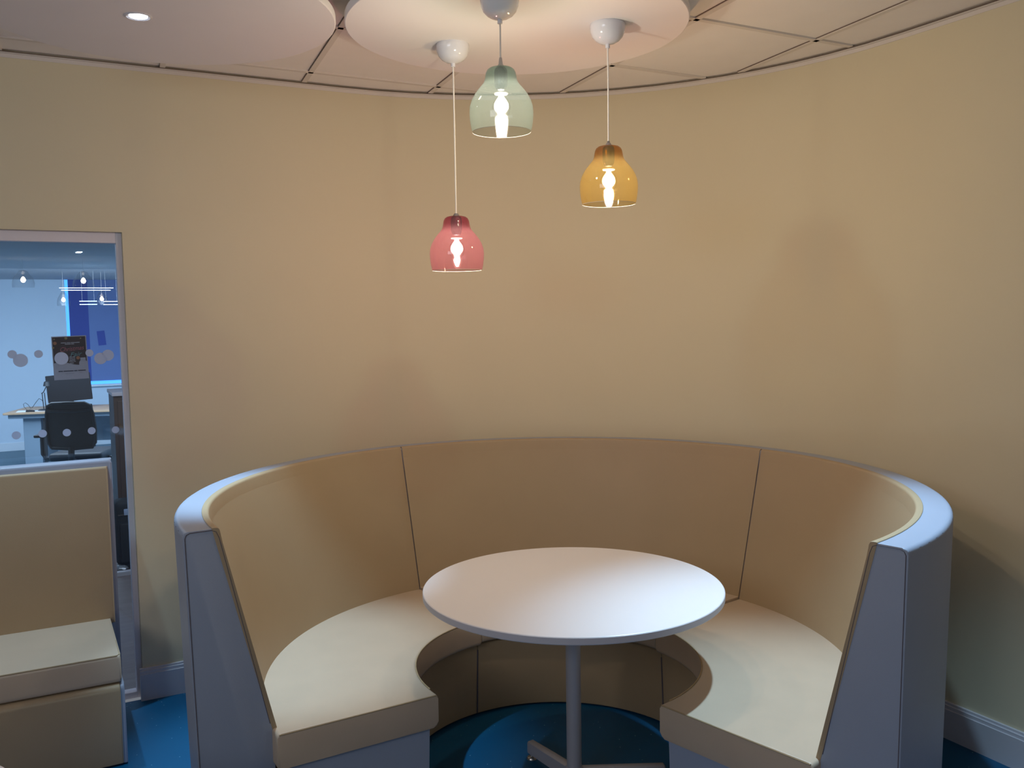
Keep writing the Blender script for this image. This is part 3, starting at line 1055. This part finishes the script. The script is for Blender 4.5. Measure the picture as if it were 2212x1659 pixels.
ZB = 1.168
bk = rounded([(4.425, .012), (4.495, .012), (4.500, ZB), (4.425, ZB)], [.004, .004, .014, .014], 4)
link('shell', yz_prism(bk, B0 - .01, UE + .026, .018, 4), M['lilac'], bn, angle=50)
pd = rounded([(4.392, .43), (4.43, .43), (4.430, ZB - .030), (4.412, ZB - .030)], [.004, .002, .004, .012], 4)
link('backrest_pad', yz_prism(pd, B0, UE + .006, .010), M['tan'], bn, angle=50)
cu = rounded([(3.880, .338), (4.41, .338), (4.41, .452), (3.886, .45)], [.018, .01, .01, .014], 4)
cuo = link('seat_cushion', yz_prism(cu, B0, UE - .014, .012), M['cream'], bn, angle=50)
link('piping', tube([(B0 + .02, 3.889, .4485), (UE - .028, 3.889, .4485), (UE - .018, 3.90, .4485), (UE - .016, 4.38, .4485)], 0.0026, 6), M['tanpipe'], cuo)
bs = rounded([(3.872, .008), (4.42, .008), (4.42, .334), (3.866, .334)], [.004, .004, .004, .026], 4)
link('base_panel', yz_prism(bs, B0, UE - .022, .006), M['tan'], bn, angle=50)
ep = rounded([(3.876, .006), (4.44, .006), (4.44, .332), (3.876, .332)], [.004, .004, .004, .02], 4)
link('end_panel', yz_prism(ep, UE - .022, UE - .006, .006), M['lilac'], bn, angle=50)

# ------------------------------------------------------------------ lights
def spot(name, loc, target, power, size, blend, col, rad=0.04):
    l = bpy.data.lights.new(name, 'SPOT')
    l.energy = power
    l.spot_size = R(size)
    l.spot_blend = blend
    l.color = col
    l.shadow_soft_size = rad
    o = bpy.data.objects.new(name, l)
    COL.objects.link(o)
    o.location = loc
    o.rotation_euler = (Vector(target) - Vector(loc)).to_track_quat('-Z', 'Y').to_euler()
    return o


def area(name, loc, target, power, sx, sy, col):
    l = bpy.data.lights.new(name, 'AREA')
    l.shape = 'RECTANGLE'
    l.size, l.size_y = sx, sy
    l.energy = power
    l.color = col
    o = bpy.data.objects.new(name, l)
    COL.objects.link(o)
    o.location = loc
    o.rotation_euler = (Vector(target) - Vector(loc)).to_track_quat('-Z', 'Y').to_euler()
    return o


COOL = (0.44, 0.73, 1.0)
spot('downlight_beam_left', (-1.29, 3.277, 2.842), (-0.94, 3.47, 0.642), 275, 39, 0.8, COOL, 0.03)
spot('downlight_beam_right', (1.03, 3.05, 2.842), (1.02, 2.74, 0.45), 250, 60, 0.9, COOL, 0.03)
spot('downlight_beam_bench', tuple(W(-0.10, 4.27, 2.842)), tuple(W(0.08, 4.06, 0.3)), 125, 42, 0.8, COOL, 0.03)
area('office_light', tuple(W(0.0, 11.6, 2.37)), tuple(W(0.0, 12.4, 0)), 330, 3.0, 3.5, (0.66, 0.83, 1.0))
area('passage_light', tuple(W(0.2, 6.0, 2.37)), tuple(W(0.2, 6.0, 0)), 22, 1.2, 1.5, (0.8, 0.88, 1.0))
area('room_fill', (-2.3, -0.9, 2.85), (0.6, 4.5, 0.9), 42, 1.8, 1.4, (0.92, 0.93, 1.0))  # unseen fill added behind the camera to lift the walls

w = bpy.data.worlds.new('World')
bpy.context.scene.world = w
w.use_nodes = True
bgn = w.node_tree.nodes['Background']
bgn.inputs[0].default_value = (0.80, 0.87, 1.0, 1)
bgn.inputs[1].default_value = 0.17

# ------------------------------------------------------------------ camera
cam = bpy.data.cameras.new('camera')
co = bpy.data.objects.new('camera', cam)
COL.objects.link(co)
p_, r_ = 0.0748, -0.0161
fw = Vector((0, math.cos(p_), -math.sin(p_)))
up = Vector((0, math.sin(p_), math.cos(p_)))
rt = Vector((1, 0, 0))
R2 = rt * math.cos(r_) + up * math.sin(r_)
U2 = up * math.cos(r_) - rt * math.sin(r_)
mat = Matrix((R2, U2, -fw)).transposed()
co.matrix_world = Matrix.Translation((0, 0, 1.781)) @ mat.to_4x4()
cam.sensor_fit = 'HORIZONTAL'
cam.sensor_width = 36.0
cam.lens = 36.0 * 1963.2 / 2212
cam.clip_start = 0.02
bpy.context.scene.camera = co

sc = bpy.context.scene
sc.view_settings.view_transform = 'Standard'
sc.view_settings.look = 'None'
sc.view_settings.exposure = 0.0
sc.view_settings.gamma = 1.1
sc.cycles.max_bounces = 6
sc.cycles.diffuse_bounces = 3
sc.cycles.glossy_bounces = 3
sc.cycles.use_adaptive_sampling = True
sc.cycles.adaptive_threshold = 0.04
for k in ('bulb', 'bulbreflect', 'day', 'tube', 'spot'):
    M[k].cycles.emission_sampling = 'NONE'
sc.cycles.transparent_max_bounces = 16
sc.cycles.use_denoising = True
sc.cycles.sample_clamp_indirect = 4.0
